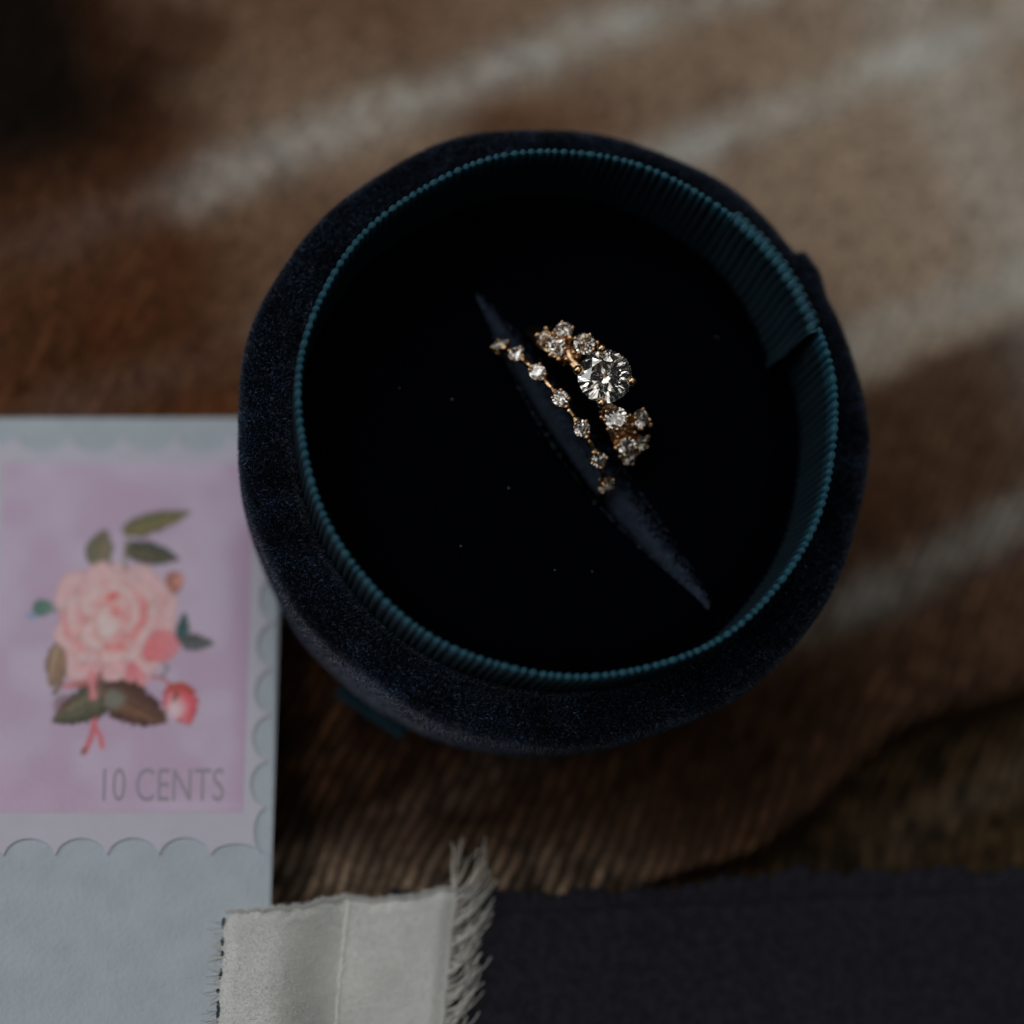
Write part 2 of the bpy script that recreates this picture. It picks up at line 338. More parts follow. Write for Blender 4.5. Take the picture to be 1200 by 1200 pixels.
# two cushion halves with the slot between them
us = np.array([.584, -.812]); us /= np.linalg.norm(us); ns = np.array([-us[1], us[0]])
off = float(np.array([2.7, -.33])@ns); RC = 22.9
def cushion(side):
    hc = math.sqrt(RC*RC-off*off); t = np.linspace(-hc*.9995, hc*.9995, 170)
    op = np.clip(1-((t-2.9)/17.5)**2, 0, 1)
    if side > 0: lip, W, dep = -.75*op**1.5, .15+1.8*op**.9, .2+3.9*op**.8
    else: lip, W, dep = 1.9*op**1.5+.02, .5+1.0*op, .25+7.0*op**.7
    far = np.sqrt(RC*RC-t*t)-side*off
    e = np.linspace(0, 1, 26); q = np.linspace(0, 1, 50)[1:]
    s1 = lip[:, None]+W[:, None]*(1-np.cos(e*np.pi/2))[None]; z1 = ZP-dep[:, None]*(1-np.sin(e*np.pi/2))[None]
    endS = s1[:, -1]; far = np.maximum(far, endS+.01)
    s2 = endS[:, None]+(far-endS)[:, None]*q[None]; z2 = ZP+0*s2
    s = np.hstack([s1, s2]); z = np.hstack([z1, z2])
    tt = np.repeat(t[:, None], s.shape[1], 1)
    x = us[0]*tt+side*ns[0]*s+(0)*s + ns[0]*off; y = us[1]*tt+side*ns[1]*s+ns[1]*off
    rr = np.hypot(x, y); z = z + .5*ss(8, 20, np.abs(s))*0 - 1.1*ss(19, 22.5, rr) + .12*(vnoise(x, y, 5, 40)-.5)
    V = np.stack([x, y, z], -1)
    # underside skirt so that each half is a body
    n_s = s.shape[1]; Vb = V.copy(); Vb[..., 2] = 14.0
    top = V.reshape(-1, 3); bot = Vb.reshape(-1, 3); k = len(top); g = grid_faces(len(t), n_s)
    fs = [g, g[:, ::-1]+k]; a = np.arange(len(t)-1)
    fs.append(np.stack([a*n_s, (a+1)*n_s, (a+1)*n_s+k, a*n_s+k], -1)); l = a*n_s+n_s-1
    fs.append(np.stack([l, l+k, l+n_s+k, l+n_s], -1))
    o = under(mesh('cushion', np.vstack([top, bot]), np.vstack(fs), m_cush), box)
    # short pale pile on the rolled lip only, imitating its lit sheen
    n = 46000 if side > 0 else 1800
    ii = rng.integers(0, len(t)-1, n); jj = np.where(rng.random(n) < (1.0 if side > 0 else 1.0), np.minimum(24, np.abs(9*rng.normal(size=n))).astype(int), rng.integers(25, n_s-1, n))
    fu, fv = rng.random((2, n, 1)); R = V[ii, jj]*(1-fu)*(1-fv)+V[ii+1, jj]*fu*(1-fv)+V[ii, jj+1]*(1-fu)*fv+V[ii+1, jj+1]*fu*fv
    kp = (vnoise(R[:, 0], R[:, 1], 1.1, 41)*.6+vnoise(R[:, 0], R[:, 1], 3.5, 42)*.6) > rng.random(n); kp &= (op[ii] > .015+.06*rng.random(n)); ii, jj, R = ii[kp], jj[kp], R[kp]; n = len(ii)
    N = unit(np.cross(V[ii+1, jj]-V[ii, jj], V[ii, jj+1]-V[ii, jj])); N *= np.where(((N*np.array([0, 0, 1.])).sum(1) < 0), -1, 1)[:, None]
    fibers('lit_slot_pile', R, unit(N+.3*rng.normal(size=(n, 3))), rng.uniform(.25, .55, n), .05, m_litpile, None, None, 1, .3)
    under(bpy.data.objects[[o2.name for o2 in COL.objects][-1]], o)
    return o
for sd in (1, -1):
    cu = cushion(sd)
# ribbon tab that peeks out from below the box
ta = P(403, 806, 4); tb = P(470, 860, 4); mid = (ta+tb)/2; dr = unit(np.array([mid[0], mid[1], 0])); dt = np.array([-dr[1], dr[0], 0])
U, Vv = np.meshgrid(np.linspace(-1, 1, 60), np.linspace(0, 1, 8), indexing='ij')
pp = dr*(22.5+4.6*Vv[..., None])+dt*(3.6*U[..., None]); pp[..., 2] = 4.25-.9*Vv**2-.0+.08*np.cos(U*60)+2.6*np.clip(Vv-.55, 0, 1)
tab = mesh('ribbon_tab', pp.reshape(-1, 3), grid_faces(60, 8), m_tealdark); tab.modifiers.new('thick', 'SOLIDIFY').thickness = .0003
under(tab, box)

# ------------------------------------------------------------------ rings
def brilliant(name):
    V = []; a8 = lambda k: 2*np.pi*k/8
    for k in range(8): V.append((.56*math.cos(a8(k)), .56*math.sin(a8(k)), .30))                 # 0 table
    for k in range(8): V.append((.80*math.cos(a8(k+.5)), .80*math.sin(a8(k+.5)), .175))            # 8 star points
    for k in range(16): V.append((math.cos(a8(k/2)), math.sin(a8(k/2)), .025))                    # 16 girdle top
    for k in range(16): V.append((math.cos(a8(k/2)), math.sin(a8(k/2)), -.025))                   # 32 girdle bottom
    for k in range(8): V.append((.24*math.cos(a8(k+.5)), .24*math.sin(a8(k+.5)), -.665))            # 48
    V.append((0, 0, -.87)); Fs = [tuple(range(8))]
    for k in range(8):
        n, p = (k+1) % 8, (k-1) % 8
        Fs += [(k, 8+k, n), (k, 8+p, 16+2*k, 8+k), (8+k, 16+2*k, 16+2*k+1), (8+k, 16+2*k+1, 16+(2*k+2) % 16)]
        Fs += [(48+k, 32+2*k+1, 32+2*k), (48+k, 32+(2*k+2) % 16, 32+2*k+1), (56, 48+k, 32+2*k, 48+p)]
    for k in range(16): Fs.append((16+k, 32+k, 32+(k+1) % 16, 16+(k+1) % 16))
    me = bpy.data.meshes.new(name); me.from_pydata([tuple(np.array(v)*S) for v in V], [], Fs); me.update()
    bm = bmesh.new(); bm.from_mesh(me); bmesh.ops.recalc_face_normals(bm, faces=bm.faces); bm.to_mesh(me); bm.free()
    me.materials.append(m_dia); return me
gem = brilliant('diamond')
def cup_mesh(np_, bead):
    pts = []
    pr = [(.34, -1.0), (.62, -.62), (.9, -.22), (1.02, -.04), (1.03, .03), (.94, .02), (.86, -.2), (.5, -.6), (.24, -.9)]
    n = 20; th = np.linspace(0, 2*np.pi, n, endpoint=False); p = np.array(pr)
    T, I = np.meshgrid(th, np.arange(len(p)), indexing='ij'); V = np.stack([p[I, 0]*np.cos(T), p[I, 0]*np.sin(T), p[I, 1]], -1).reshape(-1, 3)
    pts.append((V, [tuple(f) for f in grid_faces(n, len(p), True)]))
    for k in range(np_):
        a = 2*np.pi*(k+.5)/np_
        c = np.array([math.cos(a), math.sin(a), 0])
        pts.append(tube([c*.55+[0, 0, -.95], c*.95+[0, 0, -.4], c*1.06+[0, 0, .05], c*1.0+[0, 0, .16]], [.12, .14, .16, .13], 7))
        pts.append(ball(c*.98+[0, 0, .16], bead, 8))
    V, Fs = merge(pts); me = bpy.data.meshes.new('setting'); me.from_pydata([tuple(v*S) for v in V], [], Fs); me.update()
    me.polygons.foreach_set('use_smooth', np.ones(len(me.polygons), bool)); me.materials.append(m_gold); return me
cup = cup_mesh(4, .26)
def frame(c, n, spin, scale):
    z = Vector(n).normalized(); x = Vector((1, 0, 0)); x = (x-z*x.dot(z)).normalized(); y = z.cross(x)
    m = Matrix((x, y, z)).transposed().to_4x4() @ Matrix.Rotation(spin, 4, 'Z') @ Matrix.Scale(scale, 4)
    m.translation = Vector(c)*S; return m
def put(name, me, root, c, n, spin, scale):
    o = link(name, me); o.parent = root; o.matrix_parent_inverse = Matrix.Translation(-root.location); o.matrix_basis = frame(c, n, spin, scale); return o
uu = np.array([.6058, -.7956, 0]); n2 = np.array([.7956, .6058, 0]); ez = np.array([0, 0, 1.])
c0 = np.array([-.34, 1.657, 22.33]); RB = 8.78
def arc(c, R, a): a = np.asarray(a)[..., None]; return c+R*(np.sin(a)*uu+np.cos(a)*ez)
# band of linked single stones
wb = thing('wedding_band', c0-ez*RB, 'thin gold band of evenly spaced small single diamonds joined by beaded links', 'ring')
degs = [-82, -61, -42, -21.5, -.5, 20.5, 43.5, 66.5]
for i, dg in enumerate(degs):
    a = math.radians(dg); nrm = math.sin(a)*uu+math.cos(a)*ez; nrm = unit(nrm+.12*rng.normal(size=3)*.5+(np.array([.10, -.2, 0]) if dg < -10 else np.array([-.05, -.02, .1])))
    st = put('setting', cup, wb, arc(c0, RB-.1, a), nrm, rng.uniform(0, 1.5), .74)
    put('diamond', gem, wb, arc(c0, RB-.05, a), nrm, rng.uniform(0, 1.5), .76)
    if i < len(degs)-1:
        b = math.radians(degs[i+1]); s = np.linspace(0, 1, 25); g = .8/RB
        pa = arc(c0, RB-.25, a+g*.75+(b-a-1.5*g)*s)
        rad = .17+.21*np.exp(-((s-.14)/.07)**2)+.21*np.exp(-((s-.86)/.07)**2)+.09*(np.abs(s-.5) < .17)
        V, Fs = tube(pa, rad, 10); under(mesh('link', V, Fs, m_gold), wb)
V, Fs = tube(arc(c0, RB-.45, np.radians(np.linspace(70, 274, 70))), .42, 12); under(mesh('shank', V, Fs, m_gold), wb)
# engagement ring
ce = c0+n2*3.35; RE = 8.75
er_ = thing('engagement_ring', ce-ez*RE, 'gold ring with one large round diamond between clusters of small diamonds', 'ring')
V, Fs = tube(arc(ce, RE-1.1, np.radians(np.linspace(-180, 180, 120))), .62, 12); under(mesh('shank', V, Fs, m_gold), er_)
def on_ring(px, py, h):                      # sight line to the ring's outer cylinder
    r = ray(px, py); o = CAM-ce; rp = r-n2*(r@n2); op = o-n2*(o@n2)
    A, B, Cc = rp@rp, 2*rp@op, op@op-h*h; t = (-B-math.sqrt(max(0, B*B-4*A*Cc)))/(2*A)
    X = CAM+r*t; nn = X-ce; side = nn@n2; nn = unit(nn-n2*side); return X, nn, side
for (px, py, h, rad, tilt) in [(661, 386, 9.4, .74, .30), (639, 397, 9.0, .60, -.1), (652, 407, 9.2, .78, -.35), (685, 403, 9.6, .86, -.05),
                               (722, 490, 9.5, .92, -.2), (752, 491, 9.3, .80, .55), (735, 523, 9.2, .78, -.15), (753, 520, 9.0, .66, .4), (738, 538, 8.9, .60, .0)]:
    rad *= 1.12; X, nn, side = on_ring(px, py, h); nrm = unit(nn+n2*tilt+np.array([-.1, -.12, .25]))
    for hv in (np.array([-.26, .11, .93]), np.array([-.56, -.09, .8])):
        if unit(nrm)@unit(hv) > .955: nrm = unit(nrm+np.array([.12, -.34, 0]))
    put('setting', cup, er_, X-nrm*.06, nrm, rng.uniform(0, 1.5), rad*.97)
    put('diamond', gem, er_, X, nrm, rng.uniform(0, 1.5), rad)
    foot = ce+nn*(RE-.9)+n2*side*.35
    V, Fs = tube([X-nrm*rad*.8, (X-nrm*rad+foot)/2, foot], [.34, .3, .34], 8); under(mesh('cluster_stem', V, Fs, m_gold), er_)
for (px, py, h) in [(640, 385, 8.9), (632, 401, 8.7), (645, 416, 8.8), (668, 396, 9.2), (672, 413, 9.0), (700, 402, 9.2),
                    (705, 489, 9.0), (713, 503, 8.8), (724, 512, 8.7), (738, 487, 9.2), (744, 507, 9.0), (727, 535, 8.6), (745, 547, 8.5), (661, 399, 9.0), (676, 399, 9.2), (664, 421, 8.7), (655, 421, 8.6), (693, 396, 9.0), (648, 391, 9.0), (630, 393, 8.7), (712, 482, 9.2), (732, 503, 9.1), (741, 498, 9.1), (722, 525, 8.7), (748, 530, 8.8), (762, 498, 8.9), (759, 512, 8.8)]:
    X, nn, side = on_ring(px, py, h)
    V, Fs = merge([ball(X, rng.uniform(.24, .34)), tube([X, X-nn*1.3-n2*side*.4], [.2, .2], 7)]); under(mesh('gold_bead', V, Fs, m_gold), er_)
for a0, a1 in ((-58, -17), (20, 62)):           # shoulders under the clusters
    a = np.radians(np.linspace(a0, a1, 24)); ph = np.linspace(0, 2*np.pi, 16, endpoint=False); f = np.sin(np.linspace(.25, np.pi-.25, 24))
    cc = arc(ce, RE-.58, a); nn = np.sin(a)[:, None]*uu+np.cos(a)[:, None]*ez
    V = cc[:, None]+nn[:, None]*(.45*np.sin(ph))[None, :, None]*f[:, None, None]+n2*(1.4*np.cos(ph))[None, :, None]*f[:, None, None]
    under(mesh('shoulder', V.reshape(-1, 3), grid_faces(24, 16, False, True), m_gold), er_)
RM = 2.36                                     # centre stone
cm = CAM+ray(709, 441)*1.0; rr_ = ray(709, 441); cm = CAM+rr_*((33.0-CAM[2])/rr_[2])
nm = unit(np.array([-.16, -.16, 1.0]))
mset = put('center_setting', None, er_, cm, nm, 0, 1)
mset.name = 'center_setting'
bpy.data.objects.remove(mset)
parts = []
fx = frame(cm, nm, 0, 1); Rn = np.array(fx.to_3x3())
loc = lambda v: cm+Rn@np.asarray(v, float)
def ring_tube(r, z, rad):
    a = np.linspace(0, 2*np.pi, 49); return tube([loc((r*math.cos(q), r*math.sin(q), z)) for q in a], rad, 8)
parts.append(ring_tube(2.02, -.72, .2)); parts.append(ring_tube(1.15, -1.9, .26))
parts.append(tube([loc((0, 0, -1.9)), loc((0, 0, -3.2)), ce+ez*(RE-1)], [.9, .7, .8], 12))
V, Fs = merge(parts); cset = under(mesh('center_setting', V, Fs, m_gold), er_)
for q in (97, 168, -11, -97):
    a = math.radians(q); c = np.array([math.cos(a), math.sin(a), 0])
    V, Fs = merge([tube([loc(c*1.0+[0, 0, -2.2]), loc(c*1.7+[0, 0, -1.3]), loc(c*2.42+[0, 0, -.2]), loc(c*2.46+[0, 0, .25]), loc(c*2.25+[0, 0, .42])], [.26, .27, .29, .29, .25], 9),
                   ball(loc(c*2.36+[0, 0, .36]), .45, 14)])
    under(mesh('prong', V, Fs, m_gold), cset)
put('center_diamond', gem, er_, cm, nm, .22, RM)

# ------------------------------------------------------------------ envelope with stamp
env = thing('envelope', PE(150, 900, -1.8), 'pale blue grey paper envelope with a rose stamp on its corner', 'envelope')
tl = PE(334, 489); bd = unit(PE(321, 1062)-PE(331, 690)); ld = unit(PE(0, 489)-tl)
bm = bmesh.new()
cor = [tl, tl+ld*146, tl+ld*146+bd*111, tl+bd*111]
vs = [bm.verts.new(Vector(c)*S) for c in cor]; f = bm.faces.new(vs)
g = bmesh.ops.extrude_face_region(bm, geom=[f]); bmesh.ops.translate(bm, verts=[v for v in g['geom'] if isinstance(v, bmesh.types.BMVert)], vec=(0, 0, -1.8*S))
bmesh.ops.bevel(bm, geom=bm.edges[:], offset=.22*S, segments=2, affect='EDGES'); bmesh.ops.recalc_face_normals(bm, faces=bm.faces)
me = bpy.data.meshes.new('envelope_body'); bm.to_mesh(me); bm.free(); under(link('envelope_body', me, m_env), env)
ZS = .17
def scallop(p, q, n, sag):                    # edge bitten by n round perforations, p->q, inside on the left of travel in pixel space
    p, q = np.array(p, float), np.array(q, float); d = (q-p)/n; L = np.linalg.norm(d); nn = np.array([d[1], -d[0]])/L*-1; out = []
    for i in range(n):
        sg = sag*(.62 if i in (0, n-1) else 1)
        for k in np.linspace(0, 1, 13)[:-1]:
            w = (1-(2*k-1)**2)**.62 if 0 < k < 1 else 0
            out.append(p+d*(i+k)+nn*sg*w)
    return out
TL, TR, BR, BL = (-43, 511), (333, 511), (308, 1001), (-57, 1003)
poly = scallop(TL, TR, 6, 19)+scallop(TR, BR, 9, 19)+scallop(BR, BL, 6, 20)+scallop(BL, TL, 9, 19)
poly = np.array(poly); cen = poly.mean(0)
tp_ = PE(poly[:, 0], poly[:, 1], ZS); n_ = len(poly); ct = tp_.mean(0); bt_ = tp_-np.array([0, 0, .15])
from mathutils.geometry import tessellate_polygon
fs_ = [tuple(t_) for t_ in tessellate_polygon([[Vector((a_, b_, 0)) for a_, b_ in poly]])]+[(i_, n_+i_, n_+(i_+1) % n_, (i_+1) % n_) for i_ in range(n_)]
stamp = under(mesh('postage_stamp', np.vstack([tp_, bt_]), fs_, m_stamp, smooth=False), env)
# printed panel: the colours of the print only
nx, ny = 225, 318
U, W = np.meshgrid(np.linspace(0, 1, nx), np.linspace(0, 1, ny), indexing='ij')
py = 543+W*409; px = (5-.035*(py-543))*(1-U)+(298-.033*(py-543))*U
G = 2.2
img = np.zeros((nx, ny, 3)); img[:] = srgb(149, 135, 153, G)
nz = vnoise(px, py, 60, 50)*.6+vnoise(px, py, 25, 51)*.4
def blend(c, a): img[:] = img*(1-a[..., None])+np.array(srgb(*c, G))*a[..., None]
blend((158, 148, 166), .5*ss(.4, .75, nz)); blend((141, 118, 142), .75*ss(262, 292, px)*ss(600, 640, py)); blend((146, 124, 147), .45*ss(.55, .25, nz))
blend((148, 123, 146), .5*ss(860, 940, py)*ss(280, 0, px)); blend((158, 148, 166), .6*np.exp(-((px-215)/60)**2-((py-944)/9)**2))
def warp(s=5, k=3): return (vnoise(px, py, s*2.2, 52)-.5)*k, (vnoise(px, py, s*2.2, 53)-.5)*k
wx, wy = warp(6, 5)
def ell(cx, cy, rx, ry, rot, c, a=1, soft=.22):
    q = math.radians(rot); X_, Y_ = px+wx-cx, py+wy-cy; u = X_*math.cos(q)+Y_*math.sin(q); v = -X_*math.sin(q)+Y_*math.cos(q)
    blend(c, a*ss(1+soft, 1-soft, np.sqrt((u/rx)**2+(v/ry)**2)))
def leaf(x0, y0, x1, y1, w, c, c2, a=1):
    dx, dy = x1-x0, y1-y0; L = math.hypot(dx, dy); u = ((px+wx*.5-x0)*dx+(py+wy*.5-y0)*dy)/L/L; v = (-(px-x0)*dy+(py-y0)*dx)/L
    uc = np.clip(u, 1e-4, 1-1e-4); hw = w*2.3*uc**.5*(1-uc)**.85*(.82+.36*vnoise(px, py, 3.2, 59)); ins = ss(1.5, -1.5, np.abs(v)-hw)*((u > 0) & (u < 1))
    blend(c, a*ins); blend(c2, .75*ins*ss(hw*.85, 0, np.abs(v-hw*.25)+.01)*(.3+.7*vnoise(px, py, 5, 54)))
    blend(tuple(int(k*.55) for k in c), .6*ins*ss(hw*.45, hw, np.abs(v))); blend(tuple(int(k*.6) for k in c), .5*ins*ss(2.2, .4, np.abs(v)))
def stroke(pts, w, c, a=1, soft=2.0):
    dmin = np.full(px.shape, 1e9)
    for (x0, y0), (x1, y1) in zip(pts[:-1], pts[1:]):
        dx, dy = x1-x0, y1-y0; t = np.clip(((px+wx*.4-x0)*dx+(py+wy*.4-y0)*dy)/(dx*dx+dy*dy), 0, 1); dmin = np.minimum(dmin, np.hypot(px+wx*.4-x0-t*dx, py+wy*.4-y0-t*dy))
    blend(c, a*ss(w+soft, max(0, w-soft), dmin))
leaf(144, 622, 224, 600, 13, (84, 84, 60), (122, 108, 74)); leaf(146, 642, 211, 656, 14, (60, 65, 57), (96, 84, 62)); leaf(110, 664, 124, 620, 17, (88, 88, 70), (120, 106, 90))
ell(204, 683, 10, 14, 25, (132, 88, 78)); ell(209, 680, 5, 9, 25, (168, 120, 112), .8); stroke([(200, 696), (194, 710)], 2, (120, 100, 90))
ell(50, 711, 11, 11, 0, (72, 98, 90)); ell(37, 721, 7, 5, 0, (105, 125, 150), .8)
leaf(74, 752, 60, 806, 15, (118, 96, 82), (146, 124, 104)); stroke([(80, 790), (66, 800)], 2.5, (110, 92, 78), .8, 2)
leaf(212, 755, 217, 717, 8, (48, 72, 74), (60, 95, 90)); leaf(212, 752, 252, 754, 10, (70, 72, 74), (98, 98, 106))
P1, P2, CR, RD = (176, 138, 142), (184, 150, 152), (186, 112, 112), (182, 84, 86)
stroke([(170, 793), (190, 795), (206, 806)], 2.2, (150, 90, 95)); stroke([(196, 812), (193, 838)], 1.6, (110, 95, 80)); stroke([(185, 772), (198, 782), (190, 795)], 1.6, (105, 100, 105))
wx2, wy2 = warp(11, 13)
def petal(cx, cy, rx, ry, ang, lt, dkc, a=.95):     # light rim, deeper throat; ang points outwards
    cx, cy, rx, ry = 134+(cx-133)*.9, 727+(cy-722)*.88, rx*.84, ry*.84
    q = math.radians(ang); X_, Y_ = px+wx2-cx, py+wy2-cy; u = X_*math.cos(q)+Y_*math.sin(q); v = -X_*math.sin(q)+Y_*math.cos(q)
    d_ = np.sqrt((u/rx)**2+(v/ry)**2); m_ = ss(1.1, .92, d_); t_ = np.clip(.5+.62*u/rx-.12*np.cos(v/ry*5), 0, 1)
    cc = np.array(srgb(*dkc, G))*(1-t_[..., None])+np.array(srgb(*lt, G))*t_[..., None]
    al = (a*m_)[..., None]; img[:] = img*(1-al)+cc*al
    blend(tuple(int(k*.86) for k in lt), .6*ss(.84, 1.0, d_)*ss(1.12, 1.0, d_))
LT, MD, DP = (184, 148, 150), (176, 118, 122), (180, 90, 92)
for cx, cy, rx, ry, an in ((98, 775, 34, 30, 140), (150, 784, 30, 36, 80), (186, 722, 30, 40, 5), (92, 690, 34, 42, 205), (126, 672, 30, 42, 265), (168, 682, 32, 40, 310), (80, 735, 26, 34, 170), (170, 764, 30, 32, 45)):
    petal(cx, cy, rx, ry, an, LT, MD)
ell(118, 806, 30, 9, 5, (70, 62, 54), .9, .3); stroke([(72, 800), (64, 812)], 3, (84, 78, 64), .9, 2)
petal(197, 757, 25, 18, -20, (188, 106, 112), (176, 88, 94), .85); petal(158, 797, 16, 17, 70, (184, 120, 126), (172, 96, 104)); stroke([(76, 803), (96, 801), (110, 795)], 4, (160, 88, 84), .7, 4)
for cx, cy, rx, ry, an in ((104, 744, 30, 32, 140), (142, 756, 26, 36, 85), (166, 726, 24, 38, 20), (158, 690, 26, 32, 310), (122, 684, 24, 36, 255), (92, 712, 24, 32, 195)):
    petal(cx, cy, rx, ry, an, (188, 154, 155), DP, .9)
for cx, cy, rx, ry, an in ((112, 734, 22, 24, 140), (138, 742, 18, 26, 80), (152, 716, 18, 26, 10), (140, 692, 18, 22, 290), (112, 700, 20, 24, 215)):
    petal(cx, cy, rx, ry, an, (190, 160, 160), (182, 108, 108), .9)
petal(124, 722, 20, 20, 110, (192, 164, 163), (188, 142, 142)); petal(136, 704, 14, 12, 300, (188, 150, 150), (184, 92, 92))
ell(133, 698, 8, 5, -20, RD, .9, .4); stroke([(168, 704), (169, 724), (158, 742), (144, 751)], 4.5, (184, 98, 98), .7, 4); stroke([(126, 757), (142, 758)], 4.5, RD, .7, 4); stroke([(73, 722), (80, 744), (94, 760)], 3.5, CR, .7, 4)
tx = vnoise(px, py, 4.5, 56)*.6+vnoise(px, py, 2.2, 57)*.4; fl = ss(80, 62, np.hypot(px-134, (py-728)*1.02)); img *= (1+.34*(tx-.5)*fl)[..., None]
stroke([(148, 668), (146, 648), (150, 630)], 2, (96, 92, 74), .8, 2); stroke([(130, 662), (124, 652)], 2, (92, 90, 72), .8, 2); stroke([(66, 716), (56, 712)], 2, (80, 100, 84), .8, 2)
leaf(136, 810, 60, 846, 21, (66, 66, 54), (110, 104, 84)); leaf(120, 808, 196, 846, 25, (72, 50, 44), (112, 82, 62)); ell(133, 820, 12, 11, 0, (98, 106, 98), .7, .4); ell(72, 826, 9, 12, 30, (84, 58, 54), .6, .4)
stroke([(107, 790), (110, 816)], 4, (178, 110, 118), .9, 3); stroke([(117, 790), (114, 806)], 3, (110, 70, 70), .8, 2)
stroke([(112, 843), (107, 862), (99, 881)], 3.2, (160, 78, 84), .95, 2.5); stroke([(110, 850), (118, 862), (120, 875)], 3, (165, 84, 88), .95, 2.5); stroke([(99, 878), (97, 883)], 2.5, (90, 60, 60), .7, 2)
leaf(204, 800, 222, 850, 21, (178, 76, 86), (196, 128, 134)); ell(210, 822, 18, 19, -30, (180, 78, 88), .8); ell(206, 826, 11, 14, -30, (192, 140, 146), .85, .35); ell(204, 832, 8, 9, 0, (190, 160, 168), .8, .4); stroke([(199, 806), (212, 803), (224, 810)], 4, (140, 62, 52), .9, 2.5); ell(207, 814, 4, 5, 0, (110, 60, 50), .8, .4)
stroke([(206, 812), (203, 820)], 2, (110, 62, 48), .9, 2)
stamp['label'] = 'white stamp with scalloped edge and lilac pink rose print'
lf = ss(.06, -.02, img[..., 0]-.19); img *= (1+.55*(vnoise(px+py*.5, py-px*.4, 3.2, 58)-.45)*lf)[..., None]
for _ in range(2):                            # soft offset printing
    pd = np.pad(img, ((1, 1), (1, 1), (0, 0)), 'edge'); img[:] = (pd[:-2, 1:-1]+pd[2:, 1:-1]+pd[1:-1, :-2]+pd[1:-1, 2:]+2*img)/6
Vp = PE(px, py, ZS+.02).reshape(-1, 3)
panel = mesh('printed_panel', Vp, grid_faces(nx, ny)[:, ::-1], m_print, None, None, False, img.reshape(-1, 3)); under(panel, stamp)
cu = bpy.data.curves.new('lettering', 'FONT'); cu.body = '10 CENTS'; cu.size = 1
tmp = bpy.data.objects.new('tmp', cu); COL.objects.link(tmp); bpy.context.view_layer.update()
me = bpy.data.meshes.new_from_object(tmp.evaluated_get(bpy.context.evaluated_depsgraph_get())); bpy.data.objects.remove(tmp)
tv = np.array([v.co[:] for v in me.vertices]); lo, hi = tv.min(0), tv.max(0); k = (tv-lo)/np.maximum(hi-lo, 1e-6)
tp = PE(121+k[:, 0]*142-(1-k[:, 1])*1, 939-k[:, 1]*39, ZS+.035)
for v, p_ in zip(me.vertices, tp): v.co = Vector(p_)*S
under(link('lettering', me, m_ink), panel)

# ------------------------------------------------------------------ navy handmade paper
paper = thing('handmade_paper', P(900, 1150, 9.1), 'dark navy handmade paper with a torn deckle edge', 'paper')
def sheet(name, pts_top, zt, jag, seed, depth):
    n = 420; u = np.linspace(0, 1, n); xs = np.interp(u, [0, 1], [430, 1560]); ys = np.interp(xs, *pts_top)
    ys = ys-jag*((vnoise(xs, 0*xs, 22, seed)-.5)*2+(vnoise(xs, 0*xs, 7, seed+1)-.5)*1.2+(vnoise(xs, 0*xs, 2.5, seed+2)-.5)*.7)
    v = np.concatenate([[0, .004, .012, .03], np.linspace(.06, 1, 40)])
    XX = np.repeat(xs[:, None], len(v), 1); YY = ys[:, None]+v[None]*depth
    zz = zt+.25*(vnoise(XX, YY, 90, seed+3)-.5)+.12*(vnoise(XX, YY, 25, seed+4)-.5)-.35*np.exp(-v/.006)[None]+.3*np.exp(-((v-.02)/.012)**2)[None]*(vnoise(XX, YY, 30, seed+5)-.3)
    pts = P(XX, YY, zz)
    o = mesh(name, pts.reshape(-1, 3), grid_faces(n, len(v))[:, ::-1], m_navy); o.modifiers.new('thick', 'SOLIDIFY').thickness = .0004; o.modifiers['thick'].offset = -1
    return under(o, paper)
sheet('deckle_sheet', ([430, 600, 800, 860, 950, 1200, 1560], [1050, 1040, 1042, 1026, 1022, 1016, 1004]), 10.0, 7, 60, 900)
front = sheet('front_sheet', ([430, 600, 900, 1200, 1560], [1085, 1068, 1054, 1042, 1026]), 10.75, 1.2, 70, 900)
for i in range(26):
    fx_, fy_ = rng.uniform(600, 1190), rng.uniform(1075, 1195)
    a = rng.uniform(0, 6.28, 1)[0]; rr = rng.uniform(.12, .34); q = np.linspace(0, 2*np.pi, 9)[:-1]
    c = P(fx_, fy_, 11.15); V = np.stack([c[0]+rr*np.cos(q)*rng.uniform(.6, 1.2, 8), c[1]+rr*np.sin(q)*rng.uniform(.6, 1.2, 8), np.full(8, c[2])], -1)
    under(mesh('paper_fleck', V, [tuple(range(8))], m_fleck), front)

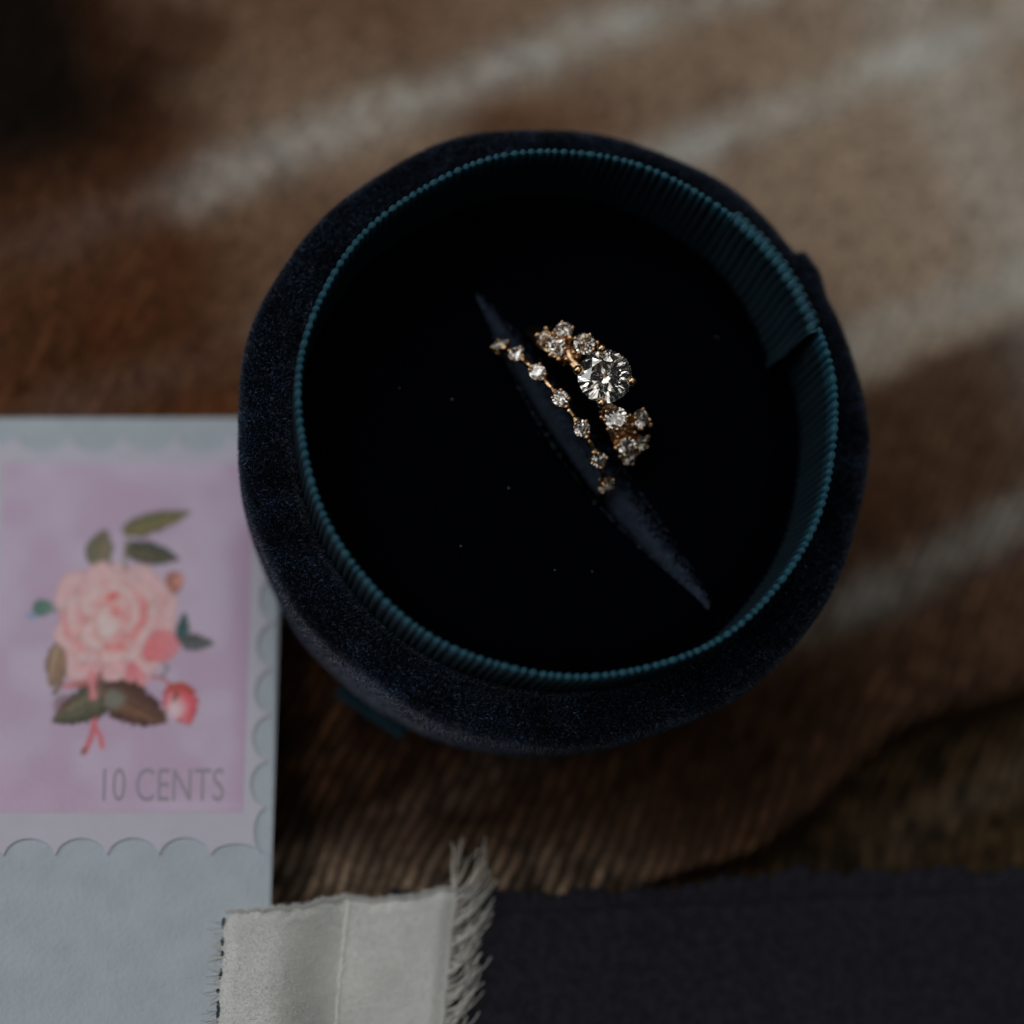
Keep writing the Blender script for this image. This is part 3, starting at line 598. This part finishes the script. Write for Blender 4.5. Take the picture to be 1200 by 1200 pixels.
# ------------------------------------------------------------------ ivory velvet ribbon
rib_ = thing('velvet_ribbon', P(400, 1150, 11), 'ivory velvet ribbon with frayed threads along its side, lying over envelope and navy paper', 'ribbon')
nu, nv = 300, 120
U, W = np.meshgrid(np.linspace(0, 1, nu), np.linspace(0, 1, nv), indexing='ij')
def edge_l(w): return 264-22*w+1.5*(vnoise(w*400, 0*w, 14, 80)-.5)*2
def edge_r(w): return 536-35*w+1.2*(vnoise(w*400, 0*w, 12, 81)-.5)*2
def rib_pt(U, W):
    top = np.interp(U, [0, .3, .52, .66, 1], [1071, 1065, 1054, 1058, 1043])+4*(vnoise(U*270, 0*U, 9, 85)-.5)+3*(vnoise(U*270, 0*U, 3, 86)-.5); py = top+W*330; px = edge_l(W)*(1-U)+edge_r(W)*U
    cr = .53-.015*W
    ze = zE(PE(px, py)[..., 1]); z = ze*(1-ss(.2, .55, U))+11.3*ss(.2, .55, U)+.65+.3*np.sin(U*3)+.25*(vnoise(U*20, W*20, 6, 82)-.5)-1.0*ss(.5, 1, U)*0
    z = z-.7*ss(.04, 0, W)*(vnoise(U*40, W*3, 3, 83)); z = z-.4*ss(.06, 0, U)-.5*ss(.93, 1, U)
    return P(px, py, z)
Vr = rib_pt(U, W)
rbody = mesh('ribbon_body', Vr.reshape(-1, 3), grid_faces(nu, nv)[:, ::-1], m_ivory); under(rbody, rib_)
rbody.modifiers.new('thick', 'SOLIDIFY').thickness = .0004; rbody.modifiers['thick'].offset = -1
n = 60000; uf, wf = rng.random(n), rng.random(n)**1.3*.62
e = rng.random(n) < .06; wf[e] = rng.uniform(0, .006, e.sum())
R = rib_pt(uf, wf); dd = 1e-3; N = unit(np.cross(rib_pt(uf, wf+dd)-R, rib_pt(np.minimum(uf+dd, 1.01), wf)-R))
N *= np.where(N[:, 2:] < 0, -1, 1)
nap = np.array([-.35, .15, 0])*(.5+vnoise(uf*30, wf*30, 4, 84))[:, None]
D = unit(N+nap+.35*rng.normal(size=(n, 3))+np.where(wf < .01, 1, 0)[:, None]*np.array([0, .9, -.2]))
under(fibers('velvet_pile', R, D, rng.uniform(.12, .28, n)*np.where(wf < .01, 2.6, 1), .04, m_ipile, None, None, 1, .3), rbody)
# pressed crease: a thin raised cord of pile
wf = np.linspace(0, .7, 140); R = rib_pt(.53-.015*wf, wf); R[:, 2] += .02; R[:, :2] += .05*rng.normal(size=(140, 2))
V, Fs = tube(R, .11+.03*np.sin(np.arange(140)*2.1), 7); under(mesh('crease', V, Fs, m_ipile), rbody)
def thread(p0, d0, L, sag, name='fringe_thread', rad=.07, curl=.0):
    s = np.linspace(0, 1, 9); d0 = unit(np.array(d0, float)); sd = unit(np.cross(d0, ez))
    path = p0+d0*(L*s)[:, None]+sd*(curl*L*s**2)[:, None]-ez*(sag*s**2)[:, None]+sd*(.05*L*np.sin(s*7+rng.uniform(0, 6)))[:, None]*s[:, None]
    V, Fs = tube(path, rad*(1-.45*s), 6); return under(mesh(name, V, Fs, m_thread), rib_)
for i in range(68):
    w = (i+rng.uniform(-.4, .4))/68*.56; w = max(0, w); p0 = rib_pt(np.array(.995), np.array(w))
    grp = math.sin(i*.55)*.18+math.sin(i*.21+1)*.15
    an = math.radians(20)+grp*.7+.1*rng.normal(); L = rng.uniform(2.9, 4.7)*(1.0 if w > .03 else 1.15)
    thread(p0, (math.cos(an), math.sin(an), .1), L, rng.uniform(.5, 1.0), rad=rng.uniform(.04, .07), curl=rng.uniform(-.62, -.3))
for i in range(7):                           # long loose threads at the corner
    p0 = rib_pt(np.array(.985), np.array(.002)); an = math.radians(rng.uniform(62, 100)); thread(p0, (math.cos(an), math.sin(an), .15), rng.uniform(3.2, 5.2), .4, rad=.04, curl=rng.uniform(-.45, .45))
for i in range(60):                          # short threads along the other side
    w = rng.random()*.5; p0 = rib_pt(np.array(.004), np.array(w)); an = math.radians(180+rng.uniform(-35, 35)); thread(p0, (math.cos(an), math.sin(an), .1), rng.uniform(.6, 1.7), .25, rad=.035, curl=rng.uniform(-.3, .3))
# dark selvedge that shows in places along that side
for (a, b) in ((.018, .055), (.085, .12), (.135, .16), (.20, .235), (.27, .285), (.31, .39)):
    w = np.linspace(a, b, 12); pts = rib_pt(np.full(12, -.004), w); pts[:, 2] = zE(pts[:, 1])+.12
    V, Fs = tube(pts, .16*np.sin(np.linspace(.3, 2.9, 12))+.03, 7); under(mesh('dark_selvedge', V, Fs, m_tealdark), rib_)

# ------------------------------------------------------------------ lint specks on the velvet
lint = [(468, 455), (530, 468), (596, 572), (540, 640), (650, 668), (694, 670), (840, 395)]
V, Fs = merge([ball(P(x_, y_, ZP+.35)+0, rng.uniform(.035, .07), 6) for x_, y_ in lint])
ob = under(mesh('lint', V, Fs, m_dust), box); ob['kind'] = 'stuff'
